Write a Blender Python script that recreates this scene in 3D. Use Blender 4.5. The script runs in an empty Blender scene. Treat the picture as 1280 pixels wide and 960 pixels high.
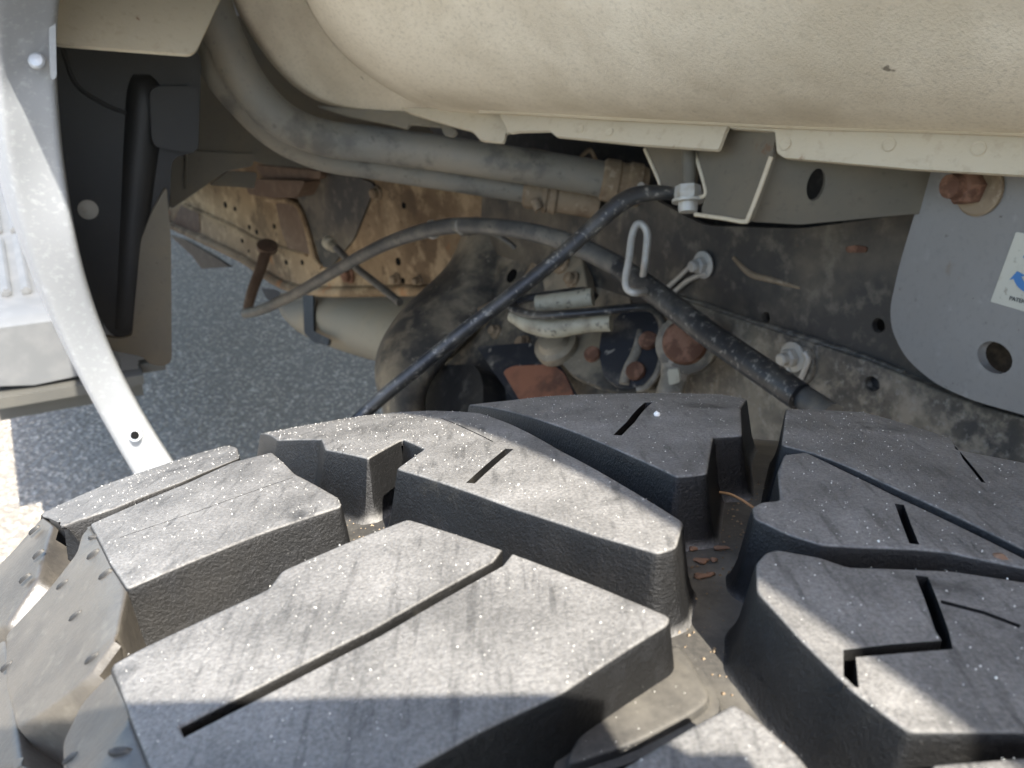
import bpy, bmesh, math, random
import numpy as np
from mathutils import Vector, Matrix
from mathutils.geometry import delaunay_2d_cdt

# ------------------------------------------------------------------ camera, sky, sun, exposure
S = bpy.context.scene
COL = S.collection
FPX = 1050.0                                   # focal length in pixels of the 1280 wide photograph
def basis(yaw, pitch, roll):
    a, p, r = (math.radians(v) for v in (yaw, pitch, roll))
    fw = np.array([math.sin(a)*math.cos(p), math.cos(a)*math.cos(p), -math.sin(p)])
    ri = np.array([math.cos(a), -math.sin(a), 0.0]); up = np.cross(ri, fw)
    c, s = math.cos(r), math.sin(r)
    return np.stack([c*ri+s*up, -s*ri+c*up, fw])
BT = basis(.62, 27.4, .36); CT = np.array([-.052, -.055, .505])    # camera as seen from the steered wheel
BW = basis(32, 27.4, 4)                                            # camera as seen from the truck (X inboard, Y along it, Z up)
RT = BW.T @ BT
WHEEL = np.array([0, 0, .418])
CAM = WHEEL + RT @ CT
cd = bpy.data.cameras.new('camera'); co = bpy.data.objects.new('camera', cd); COL.objects.link(co)
cd.sensor_width = 36; cd.lens = FPX/1280*36; cd.clip_start = .005; cd.clip_end = 3000
M = Matrix.Identity(4)
for i in range(3):
    M[i][0] = BW[0][i]; M[i][1] = BW[1][i]; M[i][2] = -BW[2][i]; M[i][3] = CAM[i]
co.matrix_world = M
cd.dof.use_dof = True; cd.dof.focus_distance = .21; cd.dof.aperture_fstop = 34
S.camera = co

SUN_TO = Vector((-.05, -.73, 1.0)).normalized()          # towards the sun
W = bpy.data.worlds.new('World'); S.world = W; W.use_nodes = True
nt = W.node_tree; bg = nt.nodes['Background']; sk = nt.nodes.new('ShaderNodeTexSky')
sk.sky_type = 'NISHITA'; sk.dust_density = 1.6; sk.sun_disc = False
sk.sun_elevation = math.asin(SUN_TO.z); sk.sun_rotation = math.atan2(SUN_TO.x, SUN_TO.y)
nt.links.new(sk.outputs[0], bg.inputs[0]); bg.inputs[1].default_value = .15
sl = bpy.data.lights.new('sun', 'SUN'); sl.energy = 3.5; sl.angle = math.radians(.53); sl.color = (1, .95, .87)
so = bpy.data.objects.new('sun', sl); COL.objects.link(so)
so.rotation_euler = SUN_TO.to_track_quat('Z', 'Y').to_euler(); so.location = (-2, -3, 6)
S.view_settings.view_transform = 'Standard'; S.view_settings.look = 'None'
S.view_settings.exposure = 2.3; S.view_settings.gamma = 1
S.cycles.max_bounces = 10; S.cycles.diffuse_bounces = 7

# ------------------------------------------------------------------ helpers
rnd = random.Random(5)
def ray(px, py): return BW[2] + (px-640)/FPX*BW[0] - (py-480)/FPX*BW[1]
def P(px, py, d): return Vector(CAM + ray(px, py)*d)
class Plane:
    def __init__(s, p, n):
        s.p = np.array(p, float); s.n = np.array(n, float); s.n /= np.linalg.norm(s.n)
        if s.n @ (CAM-s.p) < 0: s.n = -s.n          # faces the viewer's side
        s.N = Vector(s.n)
        u = np.cross([0, 0, 1.], s.n)
        if np.linalg.norm(u) < 1e-3: u = np.array([1., 0, 0])
        s.u = u/np.linalg.norm(u); s.v = np.cross(s.n, s.u)
    def hit(s, px, py):
        r = ray(px, py); return Vector(CAM + r*(s.n @ (s.p-CAM))/(s.n @ r))
    def uv(s, w): d = np.array(w)-s.p; return (d@s.u, d@s.v)
    def w(s, a, b, h=0.): return Vector(s.p+s.u*a+s.v*b+s.n*h)
    def off(s, h): return Plane(s.p+s.n*h, s.n)
def plane3(a, b, c):
    A, B, Cc = (np.array(P(*q)) for q in (a, b, c)); return Plane(A, np.cross(B-A, Cc-A))
def mesh_obj(name, verts, faces, mat, parent=None, smooth=False, angle=None):
    me = bpy.data.meshes.new(name); me.from_pydata([tuple(v) for v in verts], [], faces)
    me.materials.append(mat); me.update()
    o = bpy.data.objects.new(name, me); COL.objects.link(o)
    if parent: o.parent = parent
    if smooth:
        for p in me.polygons: p.use_smooth = True
        if angle is not None: me.set_sharp_from_angle(angle=math.radians(angle))
    return o
def bm_obj(name, bm, mat, parent=None, smooth=False, angle=None):
    bmesh.ops.recalc_face_normals(bm, faces=bm.faces[:])
    me = bpy.data.meshes.new(name); bm.to_mesh(me); bm.free(); me.materials.append(mat)
    o = bpy.data.objects.new(name, me); COL.objects.link(o)
    if parent: o.parent = parent
    if smooth:
        for p in me.polygons: p.use_smooth = True
        if angle is not None: me.set_sharp_from_angle(angle=math.radians(angle))
    return o
def inpoly(p, poly):
    x, y = p; c = False; n = len(poly)
    for i in range(n):
        x1, y1 = poly[i]; x2, y2 = poly[i-1]
        if (y1 > y) != (y2 > y) and x < (x2-x1)*(y-y1)/(y2-y1)+x1: c = not c
    return c
def area(p): return .5*sum(p[i-1][0]*p[i][1]-p[i][0]*p[i-1][1] for i in range(len(p)))
def ccw(p): return list(p) if area(p) > 0 else list(p)[::-1]
def cdt(outline, holes, inner=()):
    """triangles of an outline with holes; returns verts2d, tris"""
    V = [Vector(q)*1000 for q in outline]; E = [(i, (i+1) % len(outline)) for i in range(len(outline))]
    for h in holes:
        b = len(V); V += [Vector(q)*1000 for q in h]; E += [(b+i, b+(i+1) % len(h)) for i in range(len(h))]
    V += [Vector(q)*1000 for q in inner]
    r = delaunay_2d_cdt(V, E, [], 0, 1e-5)
    vs = [(v.x/1000, v.y/1000) for v in r[0]]; tr = []
    for t in r[2]:
        c = (sum(vs[i][0] for i in t)/3, sum(vs[i][1] for i in t)/3)
        if inpoly(c, outline) and not any(inpoly(c, h) for h in holes): tr.append(tuple(t))
    return vs, tr
def rounded(poly, rr, n=3):
    """cut each corner of a 2d polygon with a small arc"""
    out = []; k = len(poly)
    for i in range(k):
        a, b, c = Vector(poly[i-1]), Vector(poly[i]), Vector(poly[(i+1) % k])
        r = min(rr, (a-b).length*.45, (c-b).length*.45)
        if r < 1e-6: out.append(tuple(b)); continue
        p, q = b+(a-b).normalized()*r, b+(c-b).normalized()*r
        for j in range(n+1):
            t = j/n; out.append(tuple(p*(1-t)**2+b*2*t*(1-t)+q*t*t))
    return out
def circle2(c, rx, ry=None, n=20):
    ry = ry or rx
    return [(c[0]+rx*math.cos(2*math.pi*i/n), c[1]+ry*math.sin(2*math.pi*i/n)) for i in range(n)]
def plate(name, pix, pl, thick, mat, parent, holes=(), corner=.002, bevel=.0006):
    """a sheet metal plate lying in plane pl, its outline read off at landmarks; holes = [(px,py,rx,ry)] in pixels"""
    out = ccw(rounded(ccw([pl.uv(pl.hit(*q)) for q in pix]), corner))
    hs = []
    for (hx, hy, rx, ry) in holes:
        c = pl.uv(pl.hit(hx, hy)); a = pl.uv(pl.hit(hx+rx, hy)); b = pl.uv(pl.hit(hx, hy+ry))
        hs.append(circle2(c, math.dist(a, c), math.dist(b, c)))
    vs, tr = cdt(out, hs)
    bm = bmesh.new()
    F = [bm.verts.new(pl.w(*v)) for v in vs]
    for t in tr: bm.faces.new([F[i] for i in t])
    bmesh.ops.dissolve_limit(bm, angle_limit=.001, verts=bm.verts[:], edges=bm.edges[:])
    r = bmesh.ops.extrude_face_region(bm, geom=bm.faces[:])
    for v in [g for g in r['geom'] if isinstance(g, bmesh.types.BMVert)]: v.co -= pl.N*thick
    bmesh.ops.recalc_face_normals(bm, faces=bm.faces[:])
    if bevel:
        es = [e for e in bm.edges if len(e.link_faces) == 2 and e.calc_face_angle(0) > .9]
        bmesh.ops.bevel(bm, geom=es, offset=bevel, segments=2, affect='EDGES', clamp_overlap=True)
    return bm_obj(name, bm, mat, parent, True, 35)
def catmull(pts, n=8):
    pts = [Vector(p) for p in pts]; q = [pts[0]*2-pts[1]]+pts+[pts[-1]*2-pts[-2]]; out = []
    for i in range(1, len(q)-2):
        a, b, c, d = q[i-1:i+3]
        for j in range(n):
            t = j/n
            out.append(.5*((2*b)+(c-a)*t+(2*a-5*b+4*c-d)*t*t+(3*b-a-3*c+d)*t**3))
    return out+[pts[-1]]
def tube(name, pts, r, mat, parent, segs=14, n=8, flat=1.0, closed=False, smooth_path=True):
    """swept round (or flattened) bar; r may be a list of radii, one per point"""
    path = catmull(pts, n) if smooth_path else [Vector(p) for p in pts]
    k = len(path); rr = r if isinstance(r, (list, tuple)) else [r]*len(pts)
    rad = [np.interp(i/(k-1)*(len(rr)-1), range(len(rr)), rr) for i in range(k)]
    V = []; Fc = []; up = Vector((0, 0, 1)); prev = None
    for i, p in enumerate(path):
        t = (path[min(i+1, k-1)]-path[max(i-1, 0)]).normalized()
        if prev is None:
            a = t.cross(up)
            if a.length < .05: a = t.cross(Vector((1, 0, 0)))
        else: a = prev-t*prev.dot(t)
        a.normalize(); prev = a; b = t.cross(a)
        for s in range(segs):
            w = 2*math.pi*s/segs
            V.append(p+a*math.cos(w)*rad[i]+b*math.sin(w)*rad[i]*flat)
    for i in range(k-1):
        for s in range(segs):
            s2 = (s+1) % segs
            Fc.append((i*segs+s, i*segs+s2, (i+1)*segs+s2, (i+1)*segs+s))
    Fc.append(tuple(range(segs))[::-1]); Fc.append(tuple((k-1)*segs+s for s in range(segs)))
    return mesh_obj(name, V, Fc, mat, parent, True, 50)
def lathe(name, base, axis, prof, mat, parent, segs=24, hexa=False, spin=0., smooth=True):
    """profile [(radius, height)] turned about axis from base"""
    axis = Vector(axis).normalized(); a = axis.cross(Vector((.13, .4, 1))).normalized(); b = axis.cross(a)
    n = 6 if hexa else segs; V = []; Fc = []
    for r, h in prof:
        for s in range(n):
            w = 2*math.pi*s/n+spin; V.append(Vector(base)+axis*h+(a*math.cos(w)+b*math.sin(w))*r)
    for i in range(len(prof)-1):
        for s in range(n):
            s2 = (s+1) % n; Fc.append((i*n+s, i*n+s2, (i+1)*n+s2, (i+1)*n+s))
    Fc.append(tuple(range(n))[::-1]); Fc.append(tuple((len(prof)-1)*n+s for s in range(n)))
    return mesh_obj(name, V, Fc, mat, parent, smooth, 30)
def loft(name, rows, mat, parent, sub=2, thick=.0015):
    nr, nc = len(rows), len(rows[0])
    V = [p for r in rows for p in r]
    Fc = [(i*nc+j, i*nc+j+1, (i+1)*nc+j+1, (i+1)*nc+j) for i in range(nr-1) for j in range(nc-1)]
    o = mesh_obj(name, V, Fc, mat, parent, True)
    if sub:
        m = o.modifiers.new('smooth', 'SUBSURF'); m.levels = m.render_levels = sub
    if thick:
        m = o.modifiers.new('sheet', 'SOLIDIFY'); m.thickness = thick; m.offset = 0
    return o
def boxw(name, lo, hi, mat, parent, bevel=.004, rot=None):
    bm = bmesh.new(); bmesh.ops.create_cube(bm, size=1)
    for v in bm.verts: v.co = Vector([(lo[i]+hi[i])/2+v.co[i]*(hi[i]-lo[i]) for i in range(3)])
    if bevel: bmesh.ops.bevel(bm, geom=bm.edges[:], offset=bevel, segments=2, affect='EDGES')
    return bm_obj(name, bm, mat, parent, True, 35)

# ------------------------------------------------------------------ materials
def mat(name, base, rough=.6, metal=0., layers=(), bump=(), spec=.5, dust=None):
    """layers: (kind, scale, lo, hi, colour, strength[, stretch]); bump: (kind, scale, strength, dist); dust: (colour, amount) on faces looking up"""
    m = bpy.data.materials.new(name); m.use_nodes = True; t = m.node_tree; N = t.nodes; L = t.links
    b = N['Principled BSDF']; b.inputs['Roughness'].default_value = rough; b.inputs['Metallic'].default_value = metal
    b.inputs['Specular IOR Level'].default_value = spec
    tc = N.new('ShaderNodeTexCoord'); col = None
    rgb = N.new('ShaderNodeRGB'); rgb.outputs[0].default_value = (*base, 1); col = rgb.outputs[0]
    def tex(kind, scale, stretch=None):
        src = tc.outputs['Object']
        if stretch:
            mp = N.new('ShaderNodeMapping'); mp.inputs['Scale'].default_value = stretch; L.new(src, mp.inputs[0]); src = mp.outputs[0]
        if kind == 'voronoi':
            n = N.new('ShaderNodeTexVoronoi'); n.inputs['Scale'].default_value = scale; L.new(src, n.inputs['Vector']); return n.outputs['Distance']
        if kind == 'cells':
            n = N.new('ShaderNodeTexVoronoi'); n.inputs['Scale'].default_value = scale; L.new(src, n.inputs['Vector'])
            s = N.new('ShaderNodeSeparateColor'); L.new(n.outputs['Color'], s.inputs[0]); return s.outputs[0]
        n = N.new('ShaderNodeTexNoise'); n.inputs['Scale'].default_value = scale; n.inputs['Detail'].default_value = 7
        n.inputs['Roughness'].default_value = .62; L.new(src, n.inputs['Vector']); return n.outputs[0]
    def mixin(fac, colour):
        nonlocal col
        mx = N.new('ShaderNodeMix'); mx.data_type = 'RGBA'; L.new(fac, mx.inputs[0]); L.new(col, mx.inputs[6])
        mx.inputs[7].default_value = (*colour, 1); col = mx.outputs[2]
    for ly in layers:
        kind, scale, lo, hi, c, st = ly[:6]
        mr = N.new('ShaderNodeMapRange'); mr.interpolation_type = 'SMOOTHSTEP'
        mr.inputs[1].default_value = lo; mr.inputs[2].default_value = hi; mr.inputs[3].default_value = 0; mr.inputs[4].default_value = st
        L.new(tex(kind, scale, ly[6] if len(ly) > 6 else None), mr.inputs[0]); mixin(mr.outputs[0], c)
    if dust:
        g = N.new('ShaderNodeNewGeometry'); sp = N.new('ShaderNodeSeparateXYZ'); L.new(g.outputs['Normal'], sp.inputs[0])
        mr = N.new('ShaderNodeMapRange'); mr.interpolation_type = 'SMOOTHSTEP'; mr.inputs[1].default_value = .5; mr.inputs[2].default_value = .93
        mr.inputs[4].default_value = 1; L.new(sp.outputs[2], mr.inputs[0])
        n1 = tex('noise', dust[2]); r2 = N.new('ShaderNodeMapRange'); r2.inputs[1].default_value = .25; r2.inputs[2].default_value = .75
        r2.inputs[3].default_value = dust[1]*.40; r2.inputs[4].default_value = dust[1]; L.new(n1, r2.inputs[0])
        mu = N.new('ShaderNodeMath'); mu.operation = 'MULTIPLY'; L.new(mr.outputs[0], mu.inputs[0]); L.new(r2.outputs[0], mu.inputs[1])
        n2 = tex('noise', dust[2]*27); r3 = N.new('ShaderNodeMapRange'); r3.inputs[1].default_value = .36; r3.inputs[2].default_value = .64
        r3.inputs[3].default_value = .58; r3.inputs[4].default_value = 1.05; L.new(n2, r3.inputs[0])
        m2 = N.new('ShaderNodeMath'); m2.operation = 'MULTIPLY'; m2.use_clamp = True; L.new(mu.outputs[0], m2.inputs[0]); L.new(r3.outputs[0], m2.inputs[1])
        mixin(m2.outputs[0], dust[0])
    if name == 'tread_rubber':
        mr = N.new('ShaderNodeMapRange'); mr.interpolation_type = 'SMOOTHSTEP'; mr.inputs[1].default_value = .52; mr.inputs[2].default_value = .68; mr.inputs[4].default_value = .42
        L.new(tex('noise', 520, (1, .10, .4)), mr.inputs[0]); mixin(mr.outputs[0], (.014, .014, .0145))
        mr = N.new('ShaderNodeMapRange'); mr.interpolation_type = 'SMOOTHSTEP'; mr.inputs[1].default_value = .60; mr.inputs[2].default_value = .70; mr.inputs[4].default_value = .65
        L.new(tex('noise', 34), mr.inputs[0]); mixin(mr.outputs[0], (.012, .012, .0125))
    L.new(col, b.inputs['Base Color'])
    nrm = None
    for (kind, scale, st, dist) in bump:
        bp = N.new('ShaderNodeBump'); bp.inputs['Strength'].default_value = st; bp.inputs['Distance'].default_value = dist
        L.new(tex(kind, scale), bp.inputs['Height'])
        if nrm: L.new(nrm, bp.inputs['Normal'])
        nrm = bp.outputs[0]
    if nrm: L.new(nrm, b.inputs['Normal'])
    return m
TAN = (.255, .182, .108)
m_asphalt = mat('asphalt', (.44, .38, .30), .8, 0, [('cells', 130, .35, .9, (.56, .50, .41), .85), ('cells', 200, .0, .30, (.045, .042, .038), .7), ('noise', 1.2, .35, .7, (.2, .19, .17), .4)], [('voronoi', 90, .8, .005)])
m_rubber = mat('tread_rubber', (.0062, .0061, .0060), .52, 0,
    [('noise', 22, .45, .75, (.026, .024, .021), .5), ('noise', 1200, .66, .74, (.12, .115, .105), .5), ('noise', 26, .58, .72, (.06, .054, .043), .6)],
    [('noise', 1700, .5, .0006), ('noise', 700, .25, .0008)], .30, ((.27, .258, .238), .95, 60))
m_groove = mat('groove_rubber', (.010, .010, .010), .68, 0,
    [('noise', 40, .45, .72, (.17, .155, .125), .55), ('noise', 900, .62, .75, (.28, .26, .22), .5)], [('noise', 900, .2, .0004)], .5, ((.14, .125, .10), .5, 35))
m_shoulder = mat('shoulder_rubber', (.075, .066, .053), .42, 0, [('noise', 45, .42, .62, (.040, .036, .031), .7), ('noise', 300, .55, .7, (.11, .10, .08), .5), ('noise', 14, .5, .65, (.022, .021, .02), .6)], [('noise', 700, .25, .0005), ('noise', 60, .2, .002)], .5)
m_silver = mat('silver_paint', (.30, .31, .315), .42, .25, [('noise', 260, .5, .75, (.46, .47, .47), .6), ('noise', 12, .5, .8, (.26, .26, .25), .35)], [('noise', 700, .15, .0004)])
m_cream = mat('dusty_underbody_paint', (.66, .59, .46), .78, 0,
    [('noise', 5, .44, .66, (.42, .35, .245), .75), ('noise', 11, .5, .68, (.50, .43, .31), .6, (1, 1, .35)), ('noise', 420, .5, .66, (.38, .33, .25), .42), ('noise', 55, .685, .72, (.09, .07, .05), .8), ('noise', 2.5, .5, .7, (.62, .56, .43), .5)],
    [('noise', 900, .5, .0010), ('noise', 9, .12, .004)], .3)
m_flange = mat('dusty_flange_paint', (.46, .395, .285), .7, 0, [('noise', 160, .52, .7, (.36, .29, .2), .55), ('noise', 18, .5, .75, (.40, .33, .22), .5), ('noise', 80, .68, .73, (.20, .10, .05), .8)], [('noise', 500, .3, .0008)], .3)
m_greypaint = mat('dusty_grey_sheet', (.17, .152, .118), .7, 0, [('noise', 14, .4, .7, (.23, .19, .125), .5), ('noise', 200, .55, .75, (.10, .09, .075), .4)], [('noise', 300, .2, .0008)], .3)
m_mount = mat('brown_dusted_bracket', (.105, .092, .068), .7, 0, [('noise', 14, .4, .7, (.15, .12, .08), .7), ('noise', 200, .55, .75, (.06, .053, .042), .5), ('noise', 40, .66, .72, (.12, .06, .03), .6)], [('noise', 300, .2, .0008)], .3)
m_void = mat('painted_hole_dark', (.004, .004, .004), .9, 0, (), (), .1)  # near-black colour stands in for the shade inside holes
m_liner = mat('black_plastic_liner', (.013, .0125, .012), .5, 0, [('noise', 7, .4, .75, (.045, .04, .033), .6), ('noise', 200, .6, .8, (.07, .065, .052), .3)], [('noise', 500, .15, .0006)])
m_frame = mat('chassis_black_worn', (.040, .038, .034), .62, .0,
    [('noise', 9, .38, .70, (.25, .215, .155), .95), ('noise', 70, .44, .66, (.31, .27, .205), .6), ('noise', 170, .54, .66, (.27, .255, .22), .45), ('noise', 16, .66, .72, (.22, .075, .02), .75), ('noise', 130, .66, .72, (.015, .015, .015), .8)], [('noise', 160, .35, .0015), ('noise', 20, .2, .003)], .4)
m_frameup = mat('chassis_black', (.030, .028, .025), .6, 0, [('noise', 9, .42, .7, (.14, .115, .08), .8), ('noise', 60, .5, .70, (.18, .155, .115), .5), ('noise', 24, .68, .73, (.22, .09, .03), .6)], [('noise', 160, .3, .0012)], .4)
m_tan = mat('mud_dusted_chassis', TAN, .85, 0, [('noise', 5, .35, .68, (.10, .066, .038), .9), ('noise', 30, .48, .66, (.36, .27, .165), .65), ('noise', 17, .52, .62, (.07, .048, .03), .6), ('noise', 70, .62, .68, (.07, .05, .03), .7), ('noise', 14, .62, .7, (.26, .10, .03), .55)], [('noise', 120, .4, .002)], .2)
m_tank = mat('dusty_tank', (.20, .178, .135), .7, 0, [('noise', 6, .4, .7, (.27, .21, .13), .6), ('noise', 90, .55, .75, (.12, .105, .08), .4)], [('noise', 100, .2, .002)], .3)
m_bracket = mat('dusty_grey_bracket', (.05, .048, .043), .6, 0, [('noise', 7, .44, .62, (.27, .225, .155), .9), ('noise', 38, .5, .64, (.30, .25, .175), .55), ('noise', 15, .48, .60, (.022, .022, .022), .7), ('noise', 110, .62, .68, (.38, .33, .25), .5)], [('noise', 140, .3, .0015)], .4)
m_hose = mat('dusty_hose', (.155, .148, .125), .62, 0, [('noise', 9, .4, .7, (.24, .205, .15), .8), ('noise', 26, .52, .66, (.075, .07, .06), .7), ('noise', 140, .58, .7, (.05, .047, .04), .5)], [('noise', 200, .15, .0008)], .4)
m_clamp = mat('muddy_clamp', (.22, .165, .105), .75, 0, [('noise', 40, .45, .7, (.11, .07, .04), .7), ('noise', 110, .55, .7, (.40, .33, .24), .5)], [('noise', 260, .4, .001)], .3)
m_cable = mat('black_rubber_cable', (.016, .0163, .017), .45, 0, [('noise', 30, .45, .75, (.12, .108, .085), .75), ('noise', 240, .56, .66, (.26, .24, .20), .6)], [('noise', 300, .2, .0006)])
m_dustcable = mat('dusty_cable', (.055, .053, .048), .55, 0, [('noise', 30, .4, .7, (.17, .15, .115), .7), ('noise', 160, .56, .68, (.02, .02, .02), .6)], [('noise', 300, .2, .0006)])
m_rust = mat('rust', (.10, .050, .031), .85, 0, [('noise', 90, .45, .62, (.22, .118, .075), .85), ('noise', 200, .55, .7, (.10, .045, .025), .6)], [('noise', 260, .5, .0012)], .2)
m_orange = mat('orange_rust', (.24, .105, .06), .85, 0, [('noise', 30, .42, .62, (.085, .045, .03), .85), ('noise', 120, .6, .75, (.30, .18, .12), .5)], [('noise', 200, .4, .001)], .2)
m_zinc = mat('dusty_zinc', (.40, .38, .33), .55, .2, [('noise', 90, .5, .7, (.30, .26, .19), .6)], [('noise', 300, .2, .0006)])
m_plate = mat('grey_steel_plate', (.19, .182, .168), .45, .08, [('noise', 8, .4, .7, (.225, .222, .21), .5), ('noise', 30, .62, .70, (.15, .11, .075), .6), ('noise', 60, .58, .70, (.27, .265, .25), .5, (.25, 1, 1)), ('noise', 160, .67, .71, (.07, .06, .05), .7), ('noise', 300, .5, .75, (.14, .136, .128), .4)], [('noise', 400, .12, .0005)])
m_sleeve = mat('cream_rubber_sleeve', (.34, .31, .225), .6, 0, [('noise', 50, .45, .7, (.15, .125, .085), .8), ('noise', 110, .58, .66, (.05, .042, .03), .75)], [('noise', 150, .2, .001)])
m_navy = mat('dark_blue_bracket', (.016, .0175, .021), .45, 0, [('noise', 40, .52, .75, (.15, .135, .11), .75), ('noise', 130, .62, .68, (.34, .31, .25), .6)], [('noise', 200, .2, .001)])
m_black = mat('black_rubber_bush', (.014, .0138, .0135), .55, 0, [('noise', 60, .5, .75, (.10, .095, .08), .5)], [('noise', 60, .3, .002)])
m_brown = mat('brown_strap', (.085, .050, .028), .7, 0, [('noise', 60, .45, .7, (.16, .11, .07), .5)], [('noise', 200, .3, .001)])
m_step = mat('grey_step_plastic', (.105, .108, .108), .55, 0, [('noise', 30, .4, .7, (.15, .15, .147), .5)], [('noise', 300, .2, .0008)])  # grey plastic with random paler patches
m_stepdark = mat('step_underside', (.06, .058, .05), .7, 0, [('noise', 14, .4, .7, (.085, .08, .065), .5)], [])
m_sticker = mat('sticker_paper', (.46, .44, .36), .5, 0, [('noise', 60, .55, .72, (.28, .25, .18), .6), ('noise', 160, .6, .68, (.16, .14, .11), .6)], [])
m_blue = mat('sticker_blue', (.035, .15, .36), .5, 0, [('noise', 140, .62, .7, (.4, .4, .38), .4)], [])
m_ink = mat('sticker_ink', (.02, .02, .02), .5)
m_grit = mat('pale_grit', (.68, .66, .60), .6, 0, [('noise', 30, .5, .7, (.42, .39, .33), .6)])
m_flake = mat('rusty_flake', (.15, .085, .05), .8, 0, [('noise', 300, .4, .7, (.17, .085, .045), .6)])
m_fibre = mat('dry_grass', (.42, .24, .11), .6)
m_body = mat('silver_body_paint', (.50, .51, .52), .3, .4, [('noise', 300, .5, .8, (.6, .61, .61), .4)])
m_glass = mat('tinted_glass', (.02, .022, .025), .05)
m_steel = mat('wheel_rim_black', (.03, .03, .032), .35, .6)

# ------------------------------------------------------------------ ground
gs = 900
g = mesh_obj('ground', [(-gs, -gs, 0), (gs, -gs, 0), (gs, gs, 0), (-gs, gs, 0)], [(0, 1, 2, 3)], m_asphalt); g['kind'] = 'structure'

# ------------------------------------------------------------------ the truck
truck = bpy.data.objects.new('pickup_truck', None); COL.objects.link(truck)
truck['label'] = 'lifted silver pickup truck seen inside its wheel arch, dusty underbody'; truck['category'] = 'pickup truck'

# --- outer body, mostly out of sight: it shades the ground and the arch
XF = -.085                                               # outer skin of the fender
bo = boxw('hood', (XF+.075, -.86, 1.16), (1.75, 1.25, 1.26), m_body, truck, .03)
boxw('far_fender', (1.66, -.86, .55), (1.75, .80, 1.15), m_body, truck, .03)
boxw('cab', (XF+.03, 1.18, .66), (1.75, 3.1, 1.95), m_body, truck, .06)
boxw('front_bumper', (XF+.1, -1.10, .55), (1.65, -.90, .80), m_body, truck, .03)
boxw('cargo_bed', (XF, 3.16, .60), (1.75, 5.0, 1.30), m_body, truck, .04)
boxw('sun_block_side', (-.050, .735, .56), (-.02, 3.1, 1.16), m_body, truck, .008)  # hidden body side, added to stop sun leaking onto the ground below
boxw('floor_pan', (.55, .0, .86), (1.62, .84, .90), m_greypaint, truck, .01)
boxw('engine', (.62, -.55, .62), (1.1, .35, 1.1), m_bracket, truck, .05)

# --- rolled arch flange with its inner face towards the wheel
edgeL = [(-6, 60, .42), (-1, 150, .44), (14, 230, .47), (32, 305, .50), (62, 385, .54), (98, 465, .58), (132, 527, .61), (166, 588, .635)]
edgeR = [(66, 0, .42), (67, 100, .44), (76, 200, .47), (92, 300, .50), (110, 370, .54), (136, 440, .58), (172, 512, .61), (212, 576, .635)]
top = [(-.078, .36, .995), (-.040, .15, 1.075)]; topR = [(-.040, .36, .985), (-.006, .15, 1.06)]
rowL = [Vector(t) for t in top[::-1]]+[P(*q) for q in edgeL]+[P(205, 650, .655)]
rowR = [Vector(t) for t in topR[::-1]]+[P(*q) for q in edgeR]+[P(258, 640, .655)]
rowM = [a.lerp(b, .82)+Vector((0, .001, 0)) for a, b in zip(rowL, rowR)]
rowO = [a+Vector((-.004, .016, .004)) for a in rowL]
rowO2 = [a+Vector((-.006, .045, .012)) if i > 1 else a+Vector((.002, .01, .03)) for i, a in enumerate(rowL)]
lip = loft('arch_flange', [rowO2, rowO, rowL, [a.lerp(b, .10) for a, b in zip(rowL, rowR)], rowM, rowR, [b+Vector((.001, .006, 0)) for b in rowR]], m_silver, truck, 2, .0012)
arch = rowO2[::-1] + [Vector(t) for t in ((-.022, .0, 1.092), (-.019, -.2, 1.065), (-.017, -.40, .97), (-.017, -.54, .80), (-.017, -.60, .60))]
def grow(v, k, dx):
    c = Vector((v.x, 0, .45)); d = (v-c).normalized(); q = v+d*k; q.x = v.x+dx; q.z = min(q.z, 1.22); return q
loft('fender', [[v+Vector((.003, .002, .001)) for v in arch], [grow(v, .03, -.001) for v in arch], [grow(v, .12, .0) for v in arch], [grow(v, .30, .006) for v in arch], [(lambda q: q+Vector((.16 if q.z > 1.05 else .02, 0, .004)))(grow(v, .30, .012)) for v in arch]], m_body, truck, 2, .001)
vd = Vector(BW[2])
lathe('hole_rim', P(169, 544, .6165), -vd+Vector((.1, -.3, .3)), [(.0044, -.0006), (.0046, .0003), (.0040, .0005)], m_silver, lip, 20)
lathe('hole_disc', P(169, 544, .6165), -vd+Vector((.1, -.3, .3)), [(.0032, 0), (.0032, .0012)], m_void, lip, 20)  # flat disc, its depth only painted dark
lathe('rivet', P(46, 76, .424), -vd+Vector((.2, -.2, 0)), [(.0042, -.001), (.0040, .0006), (.003, .0016), (.001, .002)], m_silver, lip, 20)
plq = plane3((55, 0, .415), (70, 0, .418), (70, 100, .43))
plate('flange_tab', [(54, -40), (66, -40), (69, 0), (71, 96), (66, 101), (63, 94), (60, 0)], plq, .0015, m_silver, lip, corner=.001)

# --- plastic liner and closing panel at the end of the arch
plY = Plane((0, .70, .7), (0, -1, .12))
liner = plate('wheel_liner', [(30, 40), (252, 60), (250, 130), (248, 192), (215, 195), (212, 262), (178, 420), (165, 424), (140, 421), (60, 300)], plY, .004, m_liner, truck, corner=.012)
lathe('push_pin', plY.hit(110, 262), plY.N, [(.0075, -.001), (.0073, .0012), (.005, .0022), (.001, .0026)], m_zinc, liner, 20)
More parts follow.
